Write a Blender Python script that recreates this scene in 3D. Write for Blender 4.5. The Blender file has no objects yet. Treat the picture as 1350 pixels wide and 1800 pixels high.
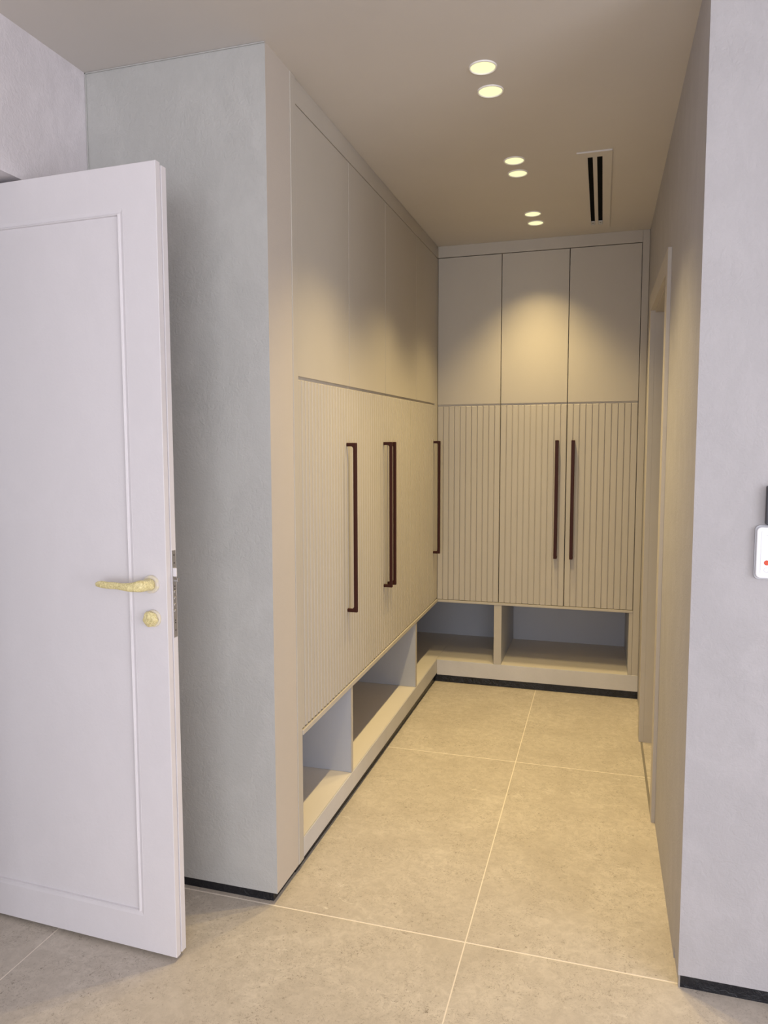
import bpy, bmesh, math, random
from mathutils import Matrix, Vector
random.seed(7)
S = bpy.context.scene
COL = S.collection

# ---------------------------------------------------------------- camera
F = 1279.14; YAW = .2910; PITCH = -.0841; ROLL = .0020
fw = Vector((-math.sin(YAW)*math.cos(PITCH), math.cos(YAW)*math.cos(PITCH), math.sin(PITCH)))
rt = Vector((math.cos(YAW), math.sin(YAW), 0)); dn = fw.cross(rt)
r2 = rt*math.cos(ROLL) + dn*math.sin(ROLL); d2 = -rt*math.sin(ROLL) + dn*math.cos(ROLL)
cam = bpy.data.cameras.new('camera'); camo = bpy.data.objects.new('camera', cam); COL.objects.link(camo)
M = Matrix((r2, -d2, -fw)).transposed().to_4x4(); M.translation = (0, 0, 1.45)
camo.matrix_world = M
cam.sensor_fit = 'VERTICAL'; cam.sensor_height = 36; cam.lens = F*36/1800; cam.clip_start = .02
S.camera = camo

# ---------------------------------------------------------------- world, window daylight, exposure
w = bpy.data.worlds.new('world'); S.world = w; w.use_nodes = True
w.node_tree.nodes['Background'].inputs[0].default_value = (.78, .86, 1, 1)
w.node_tree.nodes['Background'].inputs[1].default_value = 1.0
def area(name, loc, rot, sx, sy, energy, color):
    l = bpy.data.lights.new(name, 'AREA'); l.shape = 'RECTANGLE'; l.size = sx; l.size_y = sy
    l.energy = energy; l.color = color
    o = bpy.data.objects.new(name, l); o.location = loc; o.rotation_euler = rot; COL.objects.link(o); return o
# daylight entering by the large window in the wall behind the camera
area('window_daylight', (.35, -3.46, 1.35), (math.radians(90), 0, 0), 3.0, 2.1, 86, (.93, .94, 1.0))
# second window, in the side wall to the right behind the camera
area('side_window_daylight', (3.06, -.75, 1.35), (math.radians(90), 0, math.radians(90)), 2.7, 2.1, 86, (.95, .93, 1.0))
# weak fill light added in the unseen side room to brighten the lintel soffit
area('side_room_fill', (-2.86, .6, 1.4), (math.radians(90), 0, math.radians(-90)), 1.6, 1.6, 4, (.95, .95, 1.0))
LAMP_W = 48; LAMP_COL = (1.0, .765, .36)
vs = S.view_settings
vs.view_transform = 'Standard'; vs.look = 'None'; vs.exposure = 0; vs.gamma = 1; vs.use_curve_mapping = False

# ---------------------------------------------------------------- materials
def mat(name, col, rough=.7, metal=0, spec=.3, emit=None, estr=0):
    m = bpy.data.materials.new(name); m.use_nodes = True
    b = m.node_tree.nodes['Principled BSDF']
    b.inputs['Base Color'].default_value = (*col, 1); b.inputs['Roughness'].default_value = rough
    b.inputs['Metallic'].default_value = metal; b.inputs['Specular IOR Level'].default_value = spec
    if emit: b.inputs['Emission Color'].default_value = (*emit, 1); b.inputs['Emission Strength'].default_value = estr
    return m
class NT:
    def __init__(s, m): s.t = m.node_tree; s.b = s.t.nodes['Principled BSDF']; s.g = s.n('ShaderNodeNewGeometry')
    def n(s, k, **kw):
        x = s.t.nodes.new(k)
        for a, v in kw.items(): setattr(x, a, v)
        return x
    def l(s, a, b): s.t.links.new(a, b)
    def mp(s, scale, rot=(0, 0, 0)):
        x = s.n('ShaderNodeMapping'); x.inputs['Scale'].default_value = scale; x.inputs['Rotation'].default_value = rot
        s.l(s.g.outputs['Position'], x.inputs['Vector']); return x.outputs[0]
    def noise(s, scale, detail=4, rough=.55, vec=None, dist=0):
        x = s.n('ShaderNodeTexNoise'); x.inputs['Scale'].default_value = scale; x.inputs['Detail'].default_value = detail
        x.inputs['Roughness'].default_value = rough; x.inputs['Distortion'].default_value = dist
        s.l(vec if vec is not None else s.g.outputs['Position'], x.inputs['Vector']); return x.outputs['Fac']
    def ramp(s, f, a, b, ca=(0, 0, 0), cb=(1, 1, 1)):
        x = s.n('ShaderNodeValToRGB'); e = x.color_ramp.elements
        e[0].position = a; e[1].position = b; e[0].color = (*ca, 1); e[1].color = (*cb, 1)
        s.l(f, x.inputs[0]); return x.outputs[0]
    def mix(s, f, a, b, blend='MIX'):
        x = s.n('ShaderNodeMix', data_type='RGBA', blend_type=blend)
        for v, i in ((f, x.inputs[0]), (a, x.inputs[6]), (b, x.inputs[7])):
            if isinstance(v, (int, float)): i.default_value = v
            elif isinstance(v, tuple): i.default_value = (*v, 1)
            else: s.l(v, i)
        return x.outputs[2]
    def bump(s, f, strength, dist=.002, nrm=None):
        x = s.n('ShaderNodeBump'); x.inputs['Strength'].default_value = strength; x.inputs['Distance'].default_value = dist
        s.l(f, x.inputs['Height'])
        if nrm is not None: s.l(nrm, x.inputs['Normal'])
        return x.outputs[0]
def paint(name, col, mott=.05, bump=.25, streak=0, rough=.65, fine=160):
    m = mat(name, col, rough); t = NT(m)
    big = t.noise(2.2, 5, .6, t.mp((1, 1, .55)))
    d = tuple(c*(1-mott*2) for c in col)
    c = t.mix(t.ramp(big, .3, .7), d, col)
    if streak:
        st = t.noise(9, 6, .7, t.mp((1, 1, .6)), .5)
        c = t.mix(t.ramp(st, .45, .66), c, tuple(min(1, x*(1+streak)) for x in col))
        n2 = t.noise(46, 5, .6, t.mp((1, 1, .8)), 1.6)
        pt = t.ramp(t.noise(3.5, 3, .5), .35, .65, (.35,)*3, (1,)*3)
        n = t.bump(t.mix(1.0, n2, pt, 'MULTIPLY'), bump*.6, .0045)
        n = t.bump(t.noise(fine, 3, .6), bump, .0008, n)
    else:
        n = t.bump(t.noise(fine, 4, .6), bump, .0008)
    t.l(c, t.b.inputs['Base Color']); t.l(n, t.b.inputs['Normal'])
    return m
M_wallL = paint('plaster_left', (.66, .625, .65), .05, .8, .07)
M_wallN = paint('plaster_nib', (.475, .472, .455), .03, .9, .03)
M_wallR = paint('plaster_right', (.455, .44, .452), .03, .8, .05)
M_ceil = paint('ceiling_paint', (.62, .585, .55), .02, .15)
M_cab = paint('cabinet_paint', (.51, .468, .41), .03, .3, 0, .55, 220)
M_cab2 = paint('beige_wall_paint', (.56, .505, .45), .03, .6)
M_shelf = paint('shelf_paint', (.72, .665, .60), .03, .2, 0, .5)
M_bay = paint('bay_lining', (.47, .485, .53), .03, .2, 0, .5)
M_base = paint('cabinet_base_paint', (.63, .61, .605), .08, .8, 0, .6, 90)
M_case = paint('casing_paint', (.54, .50, .455), .04, .4, 0, .5)
M_door = paint('door_paint', (.72, .69, .71), .015, .2, .01, .5)
M_white = mat('white_plastic', (.85, .86, .9), .25, 0, .5)
M_dim = mat('panel_grey', (.55, .56, .60), .35)
M_glass = mat('screen_glass', (.22, .30, .36), .12, 0, .6)
M_frame = mat('dark_frame', (.05, .05, .06), .35)
M_red = mat('red_dot', (.72, .10, .05), .4)
M_steel = mat('lock_steel', (.42, .40, .39), .45, .7)
M_steel2 = mat('latch_steel', (.80, .78, .80), .3, .4)
M_dark = mat('dark_hole', (.01, .01, .01), .6)
M_slot = mat('slot_black', (.002, .002, .002), .9, 0, .1)
M_ring = mat('downlight_trim', (.9, .88, .85), .35)
M_lit = mat('downlight_diffuser', (.3, .3, .25), .5, 0, .2, (1.0, .96, .50), 1.05)
M_out = mat('outer_wall', (.78, .76, .76), .8)
M_grout = mat('grout', (.86, .78, .68), .8)
M_strip = mat('threshold_metal', (.30, .27, .23), .45, .3)

def m_handle():
    m = mat('maroon_metal', (.042, .0105, .0065), .5, 0, .2); t = NT(m)
    t.l(t.bump(t.noise(400, 3), .15, .0004), t.b.inputs['Normal']); return m
M_handle = m_handle()
def m_plinth():
    m = mat('black_plinth', (.008, .009, .013), .28, 0, .5); t = NT(m)
    fl = t.noise(60, 6, .75, None, 1.5)
    c = t.mix(t.ramp(fl, .68, .74), (.008, .009, .013), (.22, .21, .20))
    t.l(c, t.b.inputs['Base Color']); t.l(t.bump(t.noise(40, 5, .6, None, 2), .9, .004), t.b.inputs['Normal']); return m
M_plinth = m_plinth()
def m_film():
    m = mat('yellow_film', (.66, .57, .30), .3, 0, .5); t = NT(m)
    f = t.noise(85, 4, .6, None, 2.5)
    c = t.mix(t.ramp(f, .36, .62), (.56, .47, .22), (.86, .76, .40))
    t.l(c, t.b.inputs['Base Color']); t.l(t.bump(t.noise(60, 3, .5, t.mp((.35, 1, 1)), 2), .55, .004), t.b.inputs['Normal']); return m
M_film = m_film()
def m_rose():
    m = mat('smeared_rose', (.55, .50, .42), .4); t = NT(m)
    c = t.mix(t.ramp(t.noise(70, 4, .6), .42, .6), (.72, .66, .60), (.74, .67, .50))
    t.l(c, t.b.inputs['Base Color']); return m
M_rose = m_rose()
def m_tile():
    m = mat('stone_tile', (.5, .45, .4), .5, 0, .35); t = NT(m)
    a = (.54, .478, .405); b = (.65, .585, .505); dk = (.20, .16, .12); lt = (.86, .81, .73)
    n1 = t.noise(3.4, 7, .66, None, .8)
    c = t.mix(t.ramp(n1, .36, .64), a, b)
    n2 = t.noise(30, 8, .75, None, .6)                  # cloudy grain
    c = t.mix(t.ramp(n2, .40, .60, (0,)*3, (.6,)*3), c, tuple(x*.86 for x in a))
    # thin wandering hairlines gathered in patches
    vec = t.n('ShaderNodeMix', data_type='VECTOR'); vec.inputs[0].default_value = .06
    nn = t.n('ShaderNodeTexNoise'); nn.inputs['Scale'].default_value = 28; nn.inputs['Detail'].default_value = 4
    t.l(t.g.outputs['Position'], nn.inputs['Vector'])
    t.l(t.mp((1, 1, 1)), vec.inputs[4]); t.l(nn.outputs['Color'], vec.inputs[5])
    def hair(scale, lo, hi):
        x = t.noise(scale, 3, .55, vec.outputs[1], 1.5)
        m1 = t.n('ShaderNodeMath', operation='SUBTRACT'); m1.inputs[1].default_value = .5; t.l(x, m1.inputs[0])
        m2 = t.n('ShaderNodeMath', operation='ABSOLUTE'); t.l(m1.outputs[0], m2.inputs[0])
        return t.ramp(m2.outputs[0], lo, hi, (1,)*3, (0,)*3)
    patch = t.ramp(t.noise(6.5, 5, .65), .44, .58)
    h1 = t.mix(1.0, hair(34, .003, .022), patch, 'MULTIPLY')
    brk = t.ramp(t.noise(70, 3, .6), .48, .58)
    h1 = t.mix(1.0, h1, brk, 'MULTIPLY')
    c = t.mix(t.mix(.85, (0, 0, 0), h1), c, dk)
    pit = t.noise(150, 4, .8, None, 1.0)
    pm = t.mix(1.0, t.ramp(pit, .56, .64), t.ramp(t.noise(8, 4, .6), .38, .56), 'MULTIPLY')
    c = t.mix(t.mix(.6, (0, 0, 0), pm), c, dk)
    # pale plaster smears
    sm = t.noise(16, 7, .75, t.mp((.7, 1.7, 1), (0, 0, .25)), .9)
    s2 = t.ramp(t.noise(3.1, 3, .5, t.mp((1, 1, 1), (0, 0, 1))), .44, .62)
    smm = t.mix(1.0, t.ramp(sm, .60, .70), s2, 'MULTIPLY')
    c = t.mix(t.mix(.6, (0, 0, 0), smm), c, lt)
    t.l(c, t.b.inputs['Base Color'])
    t.l(t.ramp(n2, .3, .7, (.42,)*3, (.62,)*3), t.b.inputs['Roughness'])
    t.l(t.bump(n2, .3, .0012, t.bump(h1, -.3, .0006)), t.b.inputs['Normal'])
    return m
M_tile = m_tile()

# ---------------------------------------------------------------- helpers
def link(name, bm, m, parent=None, loc=(0, 0, 0), bev=0, smooth=False):
    bmesh.ops.recalc_face_normals(bm, faces=bm.faces[:])
    me = bpy.data.meshes.new(name); bm.to_mesh(me); bm.free(); me.materials.append(m)
    return place(name, me, parent, loc, bev, smooth)
def place(name, me, parent=None, loc=(0, 0, 0), bev=0, smooth=False):
    o = bpy.data.objects.new(name, me); COL.objects.link(o); o.location = loc
    if parent: o.parent = parent
    if bev:
        b = o.modifiers.new('bevel', 'BEVEL'); b.width = bev; b.segments = 2; b.limit_method = 'ANGLE'
    if smooth:
        for p in me.polygons: p.use_smooth = True
    return o
def empty(name, loc, label=None, cat=None, group=None, rz=0, kind=None):
    o = bpy.data.objects.new(name, None); COL.objects.link(o); o.location = loc; o.rotation_euler = (0, 0, rz)
    o.empty_display_size = .1
    return tag(o, label, cat, group, kind)
def tag(o, label=None, cat=None, group=None, kind=None):
    if label: o['label'] = label
    if cat: o['category'] = cat
    if group: o['group'] = group
    if kind: o['kind'] = kind
    return o
def B(bm, x0, x1, y0, y1, z0, z1, sh=None):
    """box; z0/z1 numbers, or functions of y; sh shears z with y"""
    f0 = z0 if callable(z0) else (lambda y: z0 + (sh(y) if sh else 0))
    f1 = z1 if callable(z1) else (lambda y: z1 + (sh(y) if sh else 0))
    v = [bm.verts.new(p) for p in ((x0, y0, f0(y0)), (x1, y0, f0(y0)), (x1, y1, f0(y1)), (x0, y1, f0(y1)),
                                   (x0, y0, f1(y0)), (x1, y0, f1(y0)), (x1, y1, f1(y1)), (x0, y1, f1(y1)))]
    for q in ((0, 3, 2, 1), (4, 5, 6, 7), (0, 1, 5, 4), (1, 2, 6, 5), (2, 3, 7, 6), (3, 0, 4, 7)):
        bm.faces.new([v[i] for i in q])
    return bm
def box(name, m, parent, x0, x1, y0, y1, z0, z1, sh=None, bev=.0012):
    bm = B(bmesh.new(), x0, x1, y0, y1, z0, z1, sh)
    if parent:
        off = Vector(parent.location)
        for v in bm.verts: v.co -= off
    return link(name, bm, m, parent, (0, 0, 0), bev)
CZ = lambda y: 2.640 + .0115*(y - 2.05)      # underside of the ceiling
def disc(bm, r, h, seg=48, z=0, r2=None):
    bmesh.ops.create_cone(bm, cap_ends=True, segments=seg, radius1=r, radius2=r if r2 is None else r2, depth=h,
                          matrix=Matrix.Translation((0, 0, z)))

XL = -.970; XW = -1.5935; YB = 4.385; XR = .227
YN = 2.036                                   # white nib wall facing the camera
SHR = lambda y: .0169*(y - 2.251)            # the left run climbs a little to the back, as built

# ---------------------------------------------------------------- floor of big tiles
fl = tag(link('floor', B(bmesh.new(), -3.0, 3.2, -3.6, 5.2, -.06, -.0006), M_grout),
         'floor of large beige stone tiles with pale grout joints', 'floor', None, 'structure')
GX, GY, TX, TY = -.357, 2.021, 1.200, 1.306
tm = None
for i in range(-2, 3):
    for j in range(-5, 3):
        x0 = max(GX + i*TX, -3.0); x1 = min(GX + (i+1)*TX, 3.2); y0 = max(GY + j*TY, -3.6); y1 = min(GY + (j+1)*TY, 5.2)
        if x1 <= x0 or y1 <= y0: continue
        g = .0019
        full = abs(x1-x0-TX) < 1e-6 and abs(y1-y0-TY) < 1e-6
        if full and tm: place('tile', tm, fl, (x0, y0, 0), 0); continue
        o = link('tile', B(bmesh.new(), g, x1-x0-g, .003, y1-y0-.003, -.012, 0), M_tile, fl, (x0, y0, 0))
        if full: tm = o.data

# ---------------------------------------------------------------- ceiling and walls
bm = B(bmesh.new(), -3.0, 3.2, -3.6, 5.2, CZ, lambda y: CZ(y) + .1)
tag(link('ceiling', bm, M_ceil), 'plain taupe painted ceiling over the cabinet passage', 'ceiling', None, 'structure')
def wall(name, m, boxes, label):
    bm = bmesh.new()
    for b in boxes: B(bm, *b)
    return tag(link(name, bm, m), label, 'wall', None, 'structure')
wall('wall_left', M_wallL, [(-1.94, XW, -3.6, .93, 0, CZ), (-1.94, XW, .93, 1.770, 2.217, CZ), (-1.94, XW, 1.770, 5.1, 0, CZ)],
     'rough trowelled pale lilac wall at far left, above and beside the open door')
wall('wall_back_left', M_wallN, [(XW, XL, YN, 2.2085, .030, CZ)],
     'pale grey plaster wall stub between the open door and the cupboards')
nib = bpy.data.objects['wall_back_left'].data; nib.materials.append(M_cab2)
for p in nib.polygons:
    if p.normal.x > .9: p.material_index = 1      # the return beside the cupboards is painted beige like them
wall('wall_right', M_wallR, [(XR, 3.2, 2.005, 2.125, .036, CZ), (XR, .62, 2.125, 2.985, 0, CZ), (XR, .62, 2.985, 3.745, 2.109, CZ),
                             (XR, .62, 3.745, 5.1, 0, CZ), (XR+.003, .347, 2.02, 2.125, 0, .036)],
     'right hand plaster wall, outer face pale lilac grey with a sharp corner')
wall('wall_back', M_out, [(-3.0, 3.2, 5.1, 5.2, 0, CZ)], 'wall behind the far cupboards')
wall('wall_rear', M_out, [(-3.0, -1.0, -3.6, -3.5, 0, CZ), (2.1, 3.2, -3.6, -3.5, 0, CZ), (-1.0, 2.1, -3.6, -3.5, 0, .25), (-1.0, 2.1, -3.6, -3.5, 2.45, CZ)],
     'wall behind the camera with a wide window opening')
wall('wall_far_left', M_out, [(-3.0, -2.9, -3.5, 5.1, 0, CZ)], 'outer wall of the side room beyond the open door')
wall('wall_far_right', M_out, [(3.1, 3.2, -3.5, -2.1, 0, CZ), (3.1, 3.2, .6, 5.1, 0, CZ), (3.1, 3.2, -2.1, .6, 0, .25), (3.1, 3.2, -2.1, .6, 2.45, CZ)], 'outer wall far to the right')
tag(link('baseboard_left', B(B(bmesh.new(), XW, XL-.016, YN+.006, 2.2085, 0, .030), XW, XL-.03, YN+.004, YN+.03, 0, .028), M_plinth),
    'recessed black plinth under the grey wall stub', 'baseboard', None, 'structure')
tag(link('baseboard_right', B(bmesh.new(), XR+.006, 3.1, 2.009, 2.0195, 0, .036), M_plinth),
    'recessed black plinth strip under the right wall', 'baseboard', None, 'structure')
tag(link('trim_1', B(bmesh.new(), XR+.001, XR+.0055, 2.006, 2.0195, 0, .036), M_steel),
    'small grey end cap of the black plinth at the right wall corner', 'trim', None, 'structure')

def bead(name, pts, lab):
    bm = bmesh.new()
    p, q = Vector(pts[0]), Vector(pts[1]); ax = (q-p).normalized()
    u = Vector(pts[2]).normalized()*.0045; v = ax.cross(u).normalized()*.0045
    ends = []
    for c in (p, q): ends.append([bm.verts.new(c + a) for a in (-u*.3, u*.5+v*.5, u, u*.5-v*.5)])
    for i in range(4): bm.faces.new((ends[0][i], ends[0][(i+1) % 4], ends[1][(i+1) % 4], ends[1][i]))
    bm.faces.new(ends[0]); bm.faces.new(ends[1][::-1])
    tag(link(name, bm, M_wallN), lab, 'trim', None, 'structure')
bead('trim_2', ((XW+.001, YN-.001, 1.8), (XW+.001, YN-.001, CZ(YN)), (1, -1, 0)), 'thin caulk bead in the corner between left wall and grey wall stub')
bead('trim_3', ((XW, YN-.001, CZ(YN)-.001), (XL, YN-.001, CZ(YN)-.001), (0, -1, -1)), 'thin caulk bead along the top of the grey wall stub')
# ---------------------------------------------------------------- doorway with casing in the right wall
d2r = empty('door_2', (XR, 3.36, 0), 'cased doorway opening in the right wall of the passage', 'doorway', kind='structure')
def casing(pts):
    bm = bmesh.new(); o = Vector(d2r.location)
    xf = lambda y: .213 - .011*(y - 2.915)      # the frame stands a little prouder at its far side
    a = [bm.verts.new(Vector((xf(y), y, z)) - o) for y, z in pts]; b = [bm.verts.new(Vector((XR, y, z)) - o) for y, z in pts]
    bm.faces.new(a); bm.faces.new(b[::-1])
    for i in range(len(pts)): bm.faces.new((a[i], b[i], b[(i+1) % len(pts)], a[(i+1) % len(pts)]))
    return bm
ZI, ZO = 2.110, 2.190
link('casing', casing([(2.915, 0), (2.990, 0), (2.990, ZI), (2.915, ZO)]), M_case, d2r, (0, 0, 0), .0008)
link('casing', casing([(3.737, 0), (3.815, 0), (3.815, ZO), (3.737, ZI)]), M_case, d2r, (0, 0, 0), .0008)
link('casing_head', casing([(2.990, ZI), (3.737, ZI), (3.815, ZO), (2.915, ZO)]), M_case, d2r, (0, 0, 0), .0008)
box('jamb', M_case, d2r, XR, .62, 2.9855, 2.993, 0, 2.101, None, .0003)
box('jamb', M_case, d2r, XR, .62, 3.737, 3.7445, 0, 2.101, None, .0003)
box('jamb_head', M_case, d2r, XR, .62, 2.9855, 3.7445, 2.1015, 2.1085, None, .0003)
box('threshold_strip', M_strip, d2r, .212, .222, 2.991, 3.737, 0, .002, None, .0005)

# ---------------------------------------------------------------- cupboards
def handle_mesh(length, out, axis):
    """C-shaped pull: flat bar with two feet, in the plane out x z; axis: outward direction"""
    t = .0140; wd = .0135 if axis == 'x' else .0195
    pts = []
    def arc(cx, cz, r, a0, a1, n=5):
        for k in range(n+1):
            a = math.radians(a0 + (a1-a0)*k/n); pts.append((cx + r*math.cos(a), cz + r*math.sin(a)))
    L = length; ro = .003; ri = .010
    pts.append((0, 0)); arc(out-ro, ro, ro, -90, 0); arc(out-ro, L-ro, ro, 0, 90); pts.append((0, L))
    pts.append((0, L-t)); 
    arc(out-t-ri, L-t-ri, ri, 90, 0); arc(out-t-ri, t+ri, ri, 0, -90)
    pts.append((0, t))
    bm = bmesh.new()
    def P(u, z, s):
        return (u, s, z) if axis == 'x' else (s, -u, z)
    a = [bm.verts.new(P(u, z, -wd/2)) for u, z in pts]; b = [bm.verts.new(P(u, z, wd/2)) for u, z in pts]
    n = len(pts); bm.faces.new(a); bm.faces.new(b[::-1])
    for i in range(n): bm.faces.new((a[i], b[i], b[(i+1) % n], a[(i+1) % n]))
    bmesh.ops.recalc_face_normals(bm, faces=bm.faces[:])
    me = bpy.data.meshes.new('handle'); bm.to_mesh(me); bm.free(); me.materials.append(M_handle)
    return me
def slat_mesh(wd, h, axis):
    """one moulded strip with chamfered edges, 7 mm proud of the door board"""
    c = .0026; d = .0065
    pr = [(0, 0), (wd, 0), (wd, d-c), (wd-c, d), (c, d), (0, d-c)]
    bm = bmesh.new()
    def P(s, u, z): return (u, s, z) if axis == 'x' else (s, -u, z)
    lo = [bm.verts.new(P(s, u, 0)) for s, u in pr]
    md = [bm.verts.new(P(s, u, h-c)) for s, u in pr]
    hi = [bm.verts.new(P(s, min(u, d-c), h)) for s, u in pr]
    n = len(pr); bm.faces.new(lo[::-1])
    for A, Bq in ((lo, md), (md, hi)):
        for i in range(n):
            q = (A[i], A[(i+1) % n], Bq[(i+1) % n], Bq[i])
            bm.faces.new(q)
    bm.faces.new(hi)
    bmesh.ops.remove_doubles(bm, verts=bm.verts[:], dist=1e-6)
    bmesh.ops.recalc_face_normals(bm, faces=bm.faces[:])
    me = bpy.data.meshes.new('slat'); bm.to_mesh(me); bm.free(); me.materials.append(M_cab)
    return me
def cupboard_door(root, axis, front, a0, a1, z0, zm, z1, nsl, hpos, hz, sh):
    """axis 'x': front faces +x (left run), spans y a0..a1; axis 'y': front faces -y, spans x a0..a1"""
    R = Vector(root.location)
    dz = sh(a0) if sh else 0
    bm = bmesh.new()
    d = .0065
    if axis == 'x':
        B(bm, front-.022, front-d, a0, a1, z0, z1, sh)
        B(bm, front-d, front, a0, a1, zm+.006, z1, sh)
    else:
        B(bm, a0, a1, front+d, front+.022, z0, z1)
        B(bm, a0, a1, front, front+d, zm+.006, z1)
    for v in bm.verts: v.co -= R
    dr = link('door', bm, M_cab, root, (0, 0, 0), .0012)
    W = (a1-a0); gap = .0050 if axis == 'x' else .0030; pit = (W+gap)/nsl
    sm = slat_mesh(pit-gap, zm-.005-z0, axis)
    for k in range(nsl):
        p = a0 + k*pit
        z = z0 + (sh(p) if sh else 0)
        loc = (front-d, p, z) if axis == 'x' else (p, front+d, z)
        place('slat', sm, dr, Vector(loc) - R)
    zz = hz[0] + (sh(hpos) if sh else 0)
    hm = handle_mesh(hz[1]-hz[0], .042, axis)
    o = place('handle', hm, dr, Vector((front, hpos, zz) if axis == 'x' else (hpos, front, zz)) - R, .0022)
    o['label'] = 'dark maroon metal pull handle'
    return dr

# left run, facing right
lc = empty('wardrobe', (XL-.3, 3.3, 0), 'long left cupboard run with fluted lower doors and four dark maroon handles', 'cupboard')
box('side_stile', M_cab, lc, XL-.03, XL+.0025, 2.2095, 2.2495, .03, CZ, None, .002)
box('side_panel', M_cab, lc, -1.56, XL-.0305, 2.2095, 2.2275, .03, CZ)
ls = [2.2515, 2.765, 3.268, 3.852, 4.312]
hp = [2.727, 3.236, 3.300, 4.276]
ns = [17, 16, 19, 15]
for k in range(4):
    cupboard_door(lc, 'x', XL, ls[k]+.0018, ls[k+1]-.0018, .497, 1.690, 2.5575, ns[k], hp[k], (.803-.008, 1.481-.008), SHR)
box('corner_filler', M_cab, lc, XL-.022, XL-.001, 4.3135, YB+.03, .497, 2.5575, SHR)
box('top_fascia', M_cab, lc, XL-.022, XL+.001, 2.2505, YB-.001, lambda y: 2.5605+SHR(y), lambda y: CZ(y)-.016)
box('ceiling_bead', M_cab, lc, XL-.022, XL-.003, 2.2505, YB-.001, lambda y: CZ(y)-.0155, CZ)
box('bottom_rail', M_cab, lc, -1.56, XL+.005, 2.2505, YB, .474, .4915, SHR)
box('divider_edge', M_cab, lc, XL-.0025, XL+.001, 2.7615, 2.7805, .1075, .4735, SHR, .0005)
box('divider_edge', M_cab, lc, XL-.0025, XL+.001, 3.8495, 3.8685, .1075, .4735, SHR, .0005)
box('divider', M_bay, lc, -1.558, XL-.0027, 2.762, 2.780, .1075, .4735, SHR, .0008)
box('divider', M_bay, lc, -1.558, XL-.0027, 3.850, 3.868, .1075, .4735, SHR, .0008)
box('shelf_floor', M_shelf, lc, -1.558, XL-.0032, 2.2505, YB+.003, .090, .107, SHR, .0003)
box('corner_shelf', M_shelf, lc, -1.558, XL-.0034, YB+.0034, 5.03, .125, .143, None, .0003)
box('base_board', M_base, lc, XL-.0030, XL+.0025, 2.2505, YB, lambda y: .036+.0095*(y-2.251), lambda y: .107+SHR(y), None, .0015)
box('corner_soffit', M_cab, lc, -1.56, XL-.002, YB+.0005, 5.03, .474, .490, SHR)
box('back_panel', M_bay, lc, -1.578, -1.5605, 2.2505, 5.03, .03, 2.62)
box('plinth', M_plinth, lc, XL-.028, XL-.014, 2.2095, YB+.012, 0, lambda y: .0355+.0095*(y-2.251), None, 0)
box('plinth', M_plinth, lc, XL-.026, XL-.013, 2.2095, 2.2495, 0, .0295, None, 0)

# far run, facing the camera
bc = empty('wardrobe', (-.37, 4.7, 0), 'far end cupboard across the passage with three tall fluted doors', 'cupboard')
xs = [XL-.001, -.588, -.202, .188]
hx = [-.93, -.2545, -.1635]
for k in range(3):
    a0, a1 = xs[k]+.002, xs[k+1]-.002
    if k == 0:      # no handle of its own in view on the corner door
        R = Vector(bc.location); bm = bmesh.new()
        B(bm, a0, a1, YB+.0065, YB+.022, .5286, 2.5965); B(bm, a0, a1, YB, YB+.0065, 1.7275, 2.5965)
        for v in bm.verts: v.co -= R
        dr = link('door', bm, M_cab, bc, (0, 0, 0), .0012)
        gap = .0028; pit = (a1-a0+gap)/11; sm = slat_mesh(pit-gap, 1.7165-.5286, 'y')
        for q in range(11): place('slat', sm, dr, Vector((a0+q*pit, YB+.0065, .5286)) - R)
    else:
        cupboard_door(bc, 'y', YB, a0, a1, .5286, 1.7215, 2.5965, 11, hx[k], (.814, 1.508), None)
box('side_stile', M_cab, bc, .189, XR-.001, YB, YB+.022, .0545, CZ, None, .002)
box('top_fascia', M_cab, bc, XL-.002, .1885, YB, YB+.022, 2.6005, CZ)
box('bottom_rail', M_cab, bc, XL+.0055, .1885, YB-.004, 5.03, .511, .5255)
box('divider_edge', M_cab, bc, -.6135, -.5675, YB-.001, YB+.0035, .1425, .5105, None, .001)
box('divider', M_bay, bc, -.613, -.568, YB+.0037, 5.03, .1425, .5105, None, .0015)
box('panel_edge', M_cab, bc, .168, .1885, YB-.001, YB+.0035, .1425, .5105, None, .001)
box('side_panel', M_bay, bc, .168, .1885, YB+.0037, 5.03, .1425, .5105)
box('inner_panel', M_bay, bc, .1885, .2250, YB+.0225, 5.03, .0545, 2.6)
box('shelf_floor', M_shelf, bc, XL-.0030, .1885, YB+.0032, 5.03, .125, .142, None, .0003)
box('base_board', M_base, bc, XL+.0027, XR-.001, YB-.0025, YB+.003, .047, .142, None, .0015)
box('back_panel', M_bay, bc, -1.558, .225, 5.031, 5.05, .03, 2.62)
box('plinth', M_plinth, bc, XL-.012, XR-.001, YB+.012, YB+.026, 0, .0465, None, 0)

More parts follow.
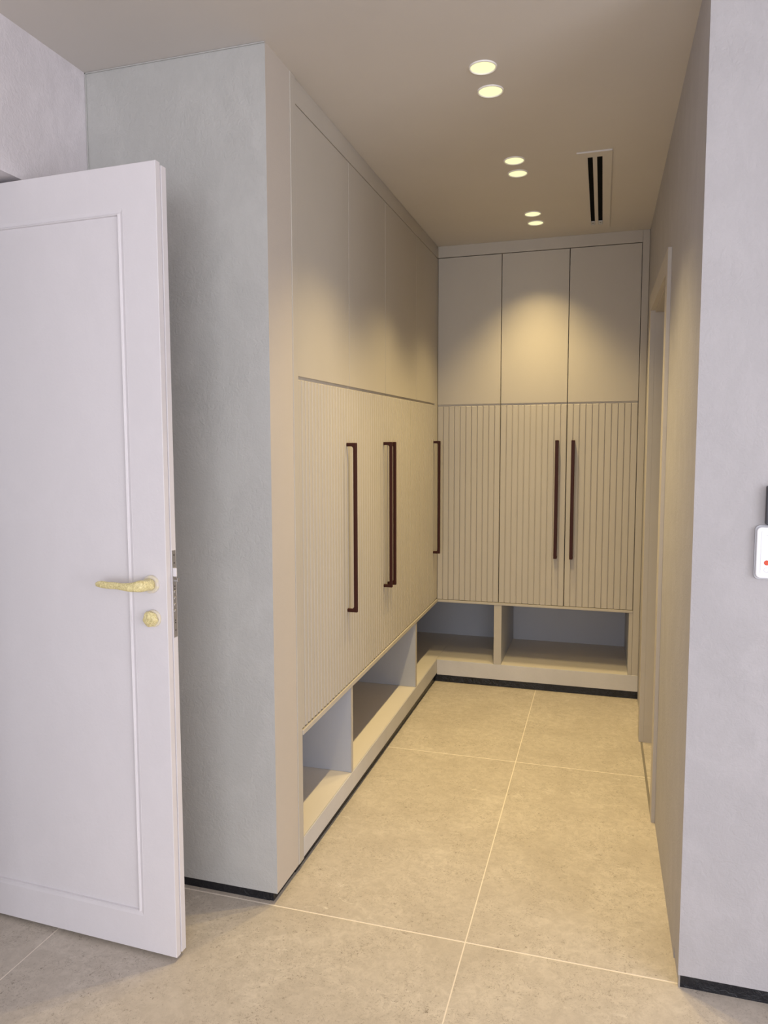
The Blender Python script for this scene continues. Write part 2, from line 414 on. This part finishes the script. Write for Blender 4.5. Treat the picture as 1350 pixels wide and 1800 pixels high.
# ---------------------------------------------------------------- open white door on the left
A = -.0319; WD = .80
fx, fy = -1.1285, 1.7044
hx0, hy0 = fx - WD*math.cos(A), fy - WD*math.sin(A)
dr = empty('door_1', (hx0, hy0, 0), 'open pale lilac panelled door with film-wrapped lever at left', 'door', rz=A, kind='structure')
def loc_box(name, m, x0, x1, y0, y1, z0, z1, par=dr, bev=.001):
    return link(name, B(bmesh.new(), x0, x1, y0, y1, z0, z1), m, par, (0, 0, 0), bev)
def ring_surface(bm, rings, close_last=True):
    """rings: list of (x0,x1,z0,z1,y) nested rectangles joined by quads"""
    R = [[bm.verts.new(p) for p in ((x0, y, z0), (x1, y, z0), (x1, y, z1), (x0, y, z1))] for x0, x1, z0, z1, y in rings]
    for a, b in zip(R, R[1:]):
        for i in range(4): bm.faces.new((a[i], a[(i+1) % 4], b[(i+1) % 4], b[i]))
    if close_last: bm.faces.new(R[-1])
    return R
DZ0, DZ1 = .012, 2.203
bm = bmesh.new(); s0, s1, sb, st = .107, WD-.105, DZ0+.104, DZ1-.112
ins = lambda k, y: (s0+k, s1-k, sb+k, st-k, y)
ring_surface(bm, [(0, WD, DZ0, DZ1, .0195), (0, WD, DZ0, DZ1, .0012), (.0012, WD-.0012, DZ0+.0012, DZ1-.0012, 0), ins(0, 0), ins(.0008, .0036)])
R0 = [(0, DZ0), (WD, DZ0), (WD, DZ1), (0, DZ1)]
bm.faces.new([bm.verts.new((x, .0195, z)) for x, z in R0])
leaf = link('leaf', bm, M_door, dr)
bm = B(bmesh.new(), 0, WD-.003, .0196, .0225, DZ0+.002, DZ1-.003)
B(bm, 0, WD+.0025, .0226, .043, DZ0+.004, DZ1-.006)
back = link('leaf_back', bm, M_door, dr, (0, 0, 0), .0008)
bm = bmesh.new()
ring_surface(bm, [ins(-.0006, .0008), ins(0, -.0006), ins(.0012, -.0002), ins(.0095, .0022), ins(.0118, .0012), ins(.0128, -.0018), ins(.0142, -.0030), ins(.0158, -.0022), ins(.0170, .0035)], False)
link('panel_moulding', bm, M_door, dr)
# lock faceplate on the free edge, latch, bolts
ex = WD+.0025
fp = link('lock_faceplate', B(bmesh.new(), ex-.001, ex+.0012, .0232, .0405, .935, 1.178), M_steel, dr, (0, 0, 0), .004)
fp['label'] = 'grey steel lock faceplate on the door edge'
bm = bmesh.new()
pr = [(ex, .026), (ex+.011, .026), (ex+.0115, .030), (ex+.002, .039), (ex, .039)]
lo = [bm.verts.new((x, y, 1.106)) for x, y in pr]; hi = [bm.verts.new((x, y, 1.130)) for x, y in pr]
bm.faces.new(lo[::-1]); bm.faces.new(hi)
for i in range(5): bm.faces.new((lo[i], lo[(i+1) % 5], hi[(i+1) % 5], hi[i]))
o = link('latch', bm, M_steel2, fp, (0, 0, 0), .0008); o['label'] = 'bright latch tongue'
RY = Matrix.Rotation(math.radians(90), 4, 'Y')
def ydisc(name, m, par, y, z, r, h, x=ex+.0012, seg=20, r2=None):
    bm = bmesh.new(); disc(bm, r, h, seg, 0, r2); bmesh.ops.transform(bm, matrix=RY, verts=bm.verts[:])
    return link(name, bm, m, par, (x, y, z))
bm = B(bmesh.new(), ex+.001, ex+.013, .030, .0385, 1.091, 1.097)
B(bm, ex+.010, ex+.013, .030, .0385, 1.097, 1.101)
link('strike_hook', bm, M_steel, fp, (0, 0, 0), .0006)
for k in range(4):
    ydisc('bolt', M_steel, fp, .032, 1.062 - .0178*k, .0058, .003, r2=.0035)
for z in (1.165, 1.143, 1.078, 1.070, .983, .976, .955):
    ydisc('screw', M_dark, fp, .032, z, .0018, .0008, ex+.0014)

# lever handle wrapped in yellow film
def lathe_noise(bm, amp, f, seed):
    from mathutils import noise
    for v in bm.verts:
        n = noise.noise_vector(v.co*f + Vector((seed, seed*1.7, 0)))
        v.co += n*amp
HX, HZ = WD-.047, 1.087
RX = Matrix.Rotation(math.radians(90), 4, 'X')
bm = bmesh.new(); disc(bm, .0255, .008, 48, 0, .0245); bmesh.ops.transform(bm, matrix=RX, verts=bm.verts[:])
rose = link('handle_rose', bm, M_rose, dr, (HX, -.004, HZ), .0015); rose['label'] = 'round handle rose smeared with yellow film'
def sweep(path, seg=20):
    """path: list of (pos, tangent, half_width_n, half_height_z)"""
    bm = bmesh.new(); prev = None
    for p, t, a, b in path:
        t = Vector(t).normalized(); n = Vector((t.y, -t.x, 0)).normalized()
        ring = []
        for k in range(seg):
            u = 2*math.pi*k/seg; cu, su = math.cos(u), math.sin(u)
            cu = math.copysign(abs(cu)**.8, cu); su = math.copysign(abs(su)**.8, su)
            ring.append(bm.verts.new(Vector(p) + n*a*cu + Vector((0, 0, 1))*b*su))
        if prev:
            for k in range(seg): bm.faces.new((prev[k], prev[(k+1) % seg], ring[(k+1) % seg], ring[k]))
        else: bm.faces.new(ring[::-1])
        prev = ring
    bm.faces.new(prev); return bm
path = [((0, -.006, 0), (0, -1, 0), .018, .018), ((0, -.018, .001), (0, -1, 0), .0165, .0165), ((-.001, -.030, .001), (-.2, -1, 0), .0150, .0150),
        ((-.006, -.041, .001), (-.7, -.7, 0), .0140, .0165), ((-.016, -.047, .000), (-1, -.25, 0), .0105, .0145), ((-.032, -.049, -.002), (-1, 0, 0), .0075, .0118),
        ((-.055, -.049, -.002), (-1, 0, 0), .0062, .0100), ((-.080, -.048, -.001), (-1, .05, 0), .0058, .0096), ((-.105, -.047, -.001), (-1, .05, 0), .0055, .0098),
        ((-.128, -.046, .000), (-1, .05, 0), .0052, .0098), ((-.142, -.045, .000), (-1, .05, 0), .0045, .0080), ((-.149, -.0445, -.001), (-1, .05, 0), .0025, .0040)]
bm = sweep(path); bmesh.ops.subdivide_edges(bm, edges=bm.edges[:], cuts=1, use_grid_fill=True); lathe_noise(bm, .0015, 55, 3.1)
lv = link('lever', bm, M_film, dr, (HX, -.002, HZ), 0, True); lv['label'] = 'lever wrapped in crumpled yellow film'
ss = lv.modifiers.new('s', 'SUBSURF'); ss.levels = ss.render_levels = 1
KX, KZ = WD-.044, .992
bm = bmesh.new(); disc(bm, .0245, .007, 48, 0, .0235); bmesh.ops.transform(bm, matrix=RX, verts=bm.verts[:])
link('lock_rose', bm, M_rose, dr, (KX, -.0035, KZ), .0015)['label'] = 'round lock rose'
bm = bmesh.new(); bmesh.ops.create_uvsphere(bm, u_segments=40, v_segments=24, radius=1)
bmesh.ops.scale(bm, vec=(.0222, .012, .0225), verts=bm.verts[:]); lathe_noise(bm, .0045, 75, 9.2)
k = link('thumb_turn', bm, M_film, dr, (KX-.0025, -.011, KZ), 0, True); k['label'] = 'thumb turn buried in crumpled yellow film'
for z in (.30, 1.1, 1.95):
    bm = bmesh.new(); disc(bm, .007, .10, 16); link('hinge', bm, M_steel, dr, (-.006, .022, z))

# ---------------------------------------------------------------- downlights
wh = ['nearest pair, the closer one', 'nearest pair, the farther one', 'middle pair, the closer one', 'middle pair, the farther one',
      'farthest pair, the closer one', 'farthest pair, the farther one']
LP = [(-.385, 2.372), (-.385, 2.534), (-.379, 3.166), (-.381, 3.317), (-.371, 3.912), (-.370, 4.074)]
def dl_proto():
    root = empty('downlight', (0, 0, 0))
    bm = bmesh.new(); seg = 56
    pr = [(.0385, .004), (.0387, -.0005), (.0402, -.0042), (.0430, -.0036), (.0442, 0.0), (.0442, .004)]
    rings = [[bm.verts.new((r*math.cos(2*math.pi*k/seg), r*math.sin(2*math.pi*k/seg), z)) for k in range(seg)] for r, z in pr]
    for a, b in zip(rings, rings[1:]+rings[:1]):
        for k in range(seg): bm.faces.new((a[k], a[(k+1) % seg], b[(k+1) % seg], b[k]))
    link('trim_ring', bm, M_ring, root, (0, 0, 0), 0, True)
    bm = bmesh.new(); disc(bm, .0384, .003, seg, .0012); link('diffuser', bm, M_lit, root)['label'] = 'glowing pale yellow diffuser'
    return root
pr = dl_proto(); kids = list(pr.children)
for i, (x, y) in enumerate(LP):
    r = pr if i == 0 else pr.copy()
    if i: COL.objects.link(r)
    r.location = (x, y, CZ(y)); r.rotation_euler = (math.atan(.0115), 0, 0)
    tag(r, 'lit round recessed downlight in the ceiling, ' + wh[i], 'light', 'recessed downlights in pairs')
    if i:
        for c in kids:
            q = c.copy(); COL.objects.link(q); q.parent = r
    l = bpy.data.lights.new('lamp', 'SPOT'); l.energy = LAMP_W*(.82 if i > 3 else 1); l.color = LAMP_COL; l.spot_size = math.radians(99); l.spot_blend = 1.0
    l.shadow_soft_size = .018
    lo = bpy.data.objects.new('lamp_light', l); COL.objects.link(lo); lo.location = (0, 0, -.02); lo.parent = r

# ---------------------------------------------------------------- air slot diffuser in the ceiling
vx0, vx1, vy0, vy1 = -.128, .011, 3.160, 4.235
vz = CZ(3.7); sl = .0115
va = empty('air_vent', (-.058, 3.7, vz), 'long two-slot air vent painted like the ceiling, right of the downlights', 'vent')
va.rotation_euler = (math.atan(sl), 0, 0)
def VB(name, m, x0, x1, y0, y1, z0, z1, bev=.0006, par=va):
    return link(name, B(bmesh.new(), x0+.058, x1+.058, y0-3.7, y1-3.7, z0, z1), m, par, (0, 0, 0), bev)
bm = bmesh.new(); T = -.006; sx = [(-.086, -.0655), (-.0485, -.027)]; sy0, sy1 = 3.212, 4.190
for a in ((vx0, sx[0][0], vy0, vy1), (sx[0][1], sx[1][0], vy0, vy1), (sx[1][1], vx1, vy0, vy1)):
    B(bm, a[0]+.058, a[1]+.058, a[2]-3.7, a[3]-3.7, T, .0005)
for a in sx:
    B(bm, a[0]+.058, a[1]+.058, vy0-3.7, sy0-3.7, T, .0005); B(bm, a[0]+.058, a[1]+.058, sy1-3.7, vy1-3.7, T, .0005)
bmesh.ops.remove_doubles(bm, verts=bm.verts[:], dist=1e-6)
link('frame', bm, M_ceil, va)
for a in sx:
    sb = VB('slot', M_slot, a[0], a[1], sy0, sy1, -.0022, .0003); sb['label'] = 'black air slot'
    br = VB('bracket', M_dim, a[0]+.001, a[1]-.001, sy1-.062, sy1-.002, -.0055, -.0023, .0004); br['label'] = 'small grey end bracket'
    bm = bmesh.new(); disc(bm, .0048, .0006, 16)
    link('bracket_hole', bm, M_dark, br, ((a[0]+a[1])/2+.058, sy1-.034-3.7, -.0057))

# ---------------------------------------------------------------- wall panels at the right edge
def rr(bm, w, h, d, r, y0, n=6):
    pts = []
    for cx, cz, a0 in ((w/2-r, h/2-r, 0), (-w/2+r, h/2-r, 90), (-w/2+r, -h/2+r, 180), (w/2-r, -h/2+r, 270)):
        for k in range(n+1):
            a = math.radians(a0+90*k/n); pts.append((cx+r*math.cos(a), cz+r*math.sin(a)))
    a = [bm.verts.new((x, y0, z)) for x, z in pts]; b = [bm.verts.new((x, y0-d, z)) for x, z in pts]
    bm.faces.new(a); bm.faces.new(b[::-1])
    for i in range(len(pts)): bm.faces.new((a[i], b[i], b[(i+1) % len(pts)], a[(i+1) % len(pts)]))
    return bm
tp = empty('control_panel', (.437, 2.005, 1.195), 'white rounded wall control panel with a red dot, at the right edge', 'control panel')
link('back_plate', rr(bmesh.new(), .134, .136, .006, .012, 0), M_dim, tp, (0, 0, 0), .001)
link('face', rr(bmesh.new(), .128, .128, .009, .011, -.0061), M_white, tp, (0, 0, 0), .002)
link('screen', rr(bmesh.new(), .108, .108, .0008, .004, -.0152), M_white, tp)
bm = bmesh.new(); disc(bm, .0062, .0008, 24); bmesh.ops.transform(bm, matrix=RX, verts=bm.verts[:])
link('red_indicator', bm, M_red, tp, (-.040, -.0164, -.025))['label'] = 'red dot'
bm = bmesh.new()
for a, b in ((.0062, .0055),):
    seg = 32
    ra = [bm.verts.new((a*math.cos(2*math.pi*k/seg), 0, a*math.sin(2*math.pi*k/seg))) for k in range(seg)]
    rb = [bm.verts.new((b*math.cos(2*math.pi*k/seg), 0, b*math.sin(2*math.pi*k/seg))) for k in range(seg)]
    for k in range(seg): bm.faces.new((ra[k], ra[(k+1) % seg], rb[(k+1) % seg], rb[k]))
link('ring_symbol', bm, M_dim, tp, (-.040, -.0164, -.043))['label'] = 'thin grey ring symbol'
link('display_mark', B(bmesh.new(), -.043, -.037, -.0163, -.016, .0425, .0435), M_dim, tp)
sp = empty('wall_display', (.446, 2.005, 1.313), 'dark-framed blue grey wall display above the white control panel', 'display')
link('frame', rr(bmesh.new(), .108, .096, .018, .003, 0), M_frame, sp, (0, 0, 0), .001)
link('screen', rr(bmesh.new(), .098, .086, .001, .002, -.0181), M_glass, sp)
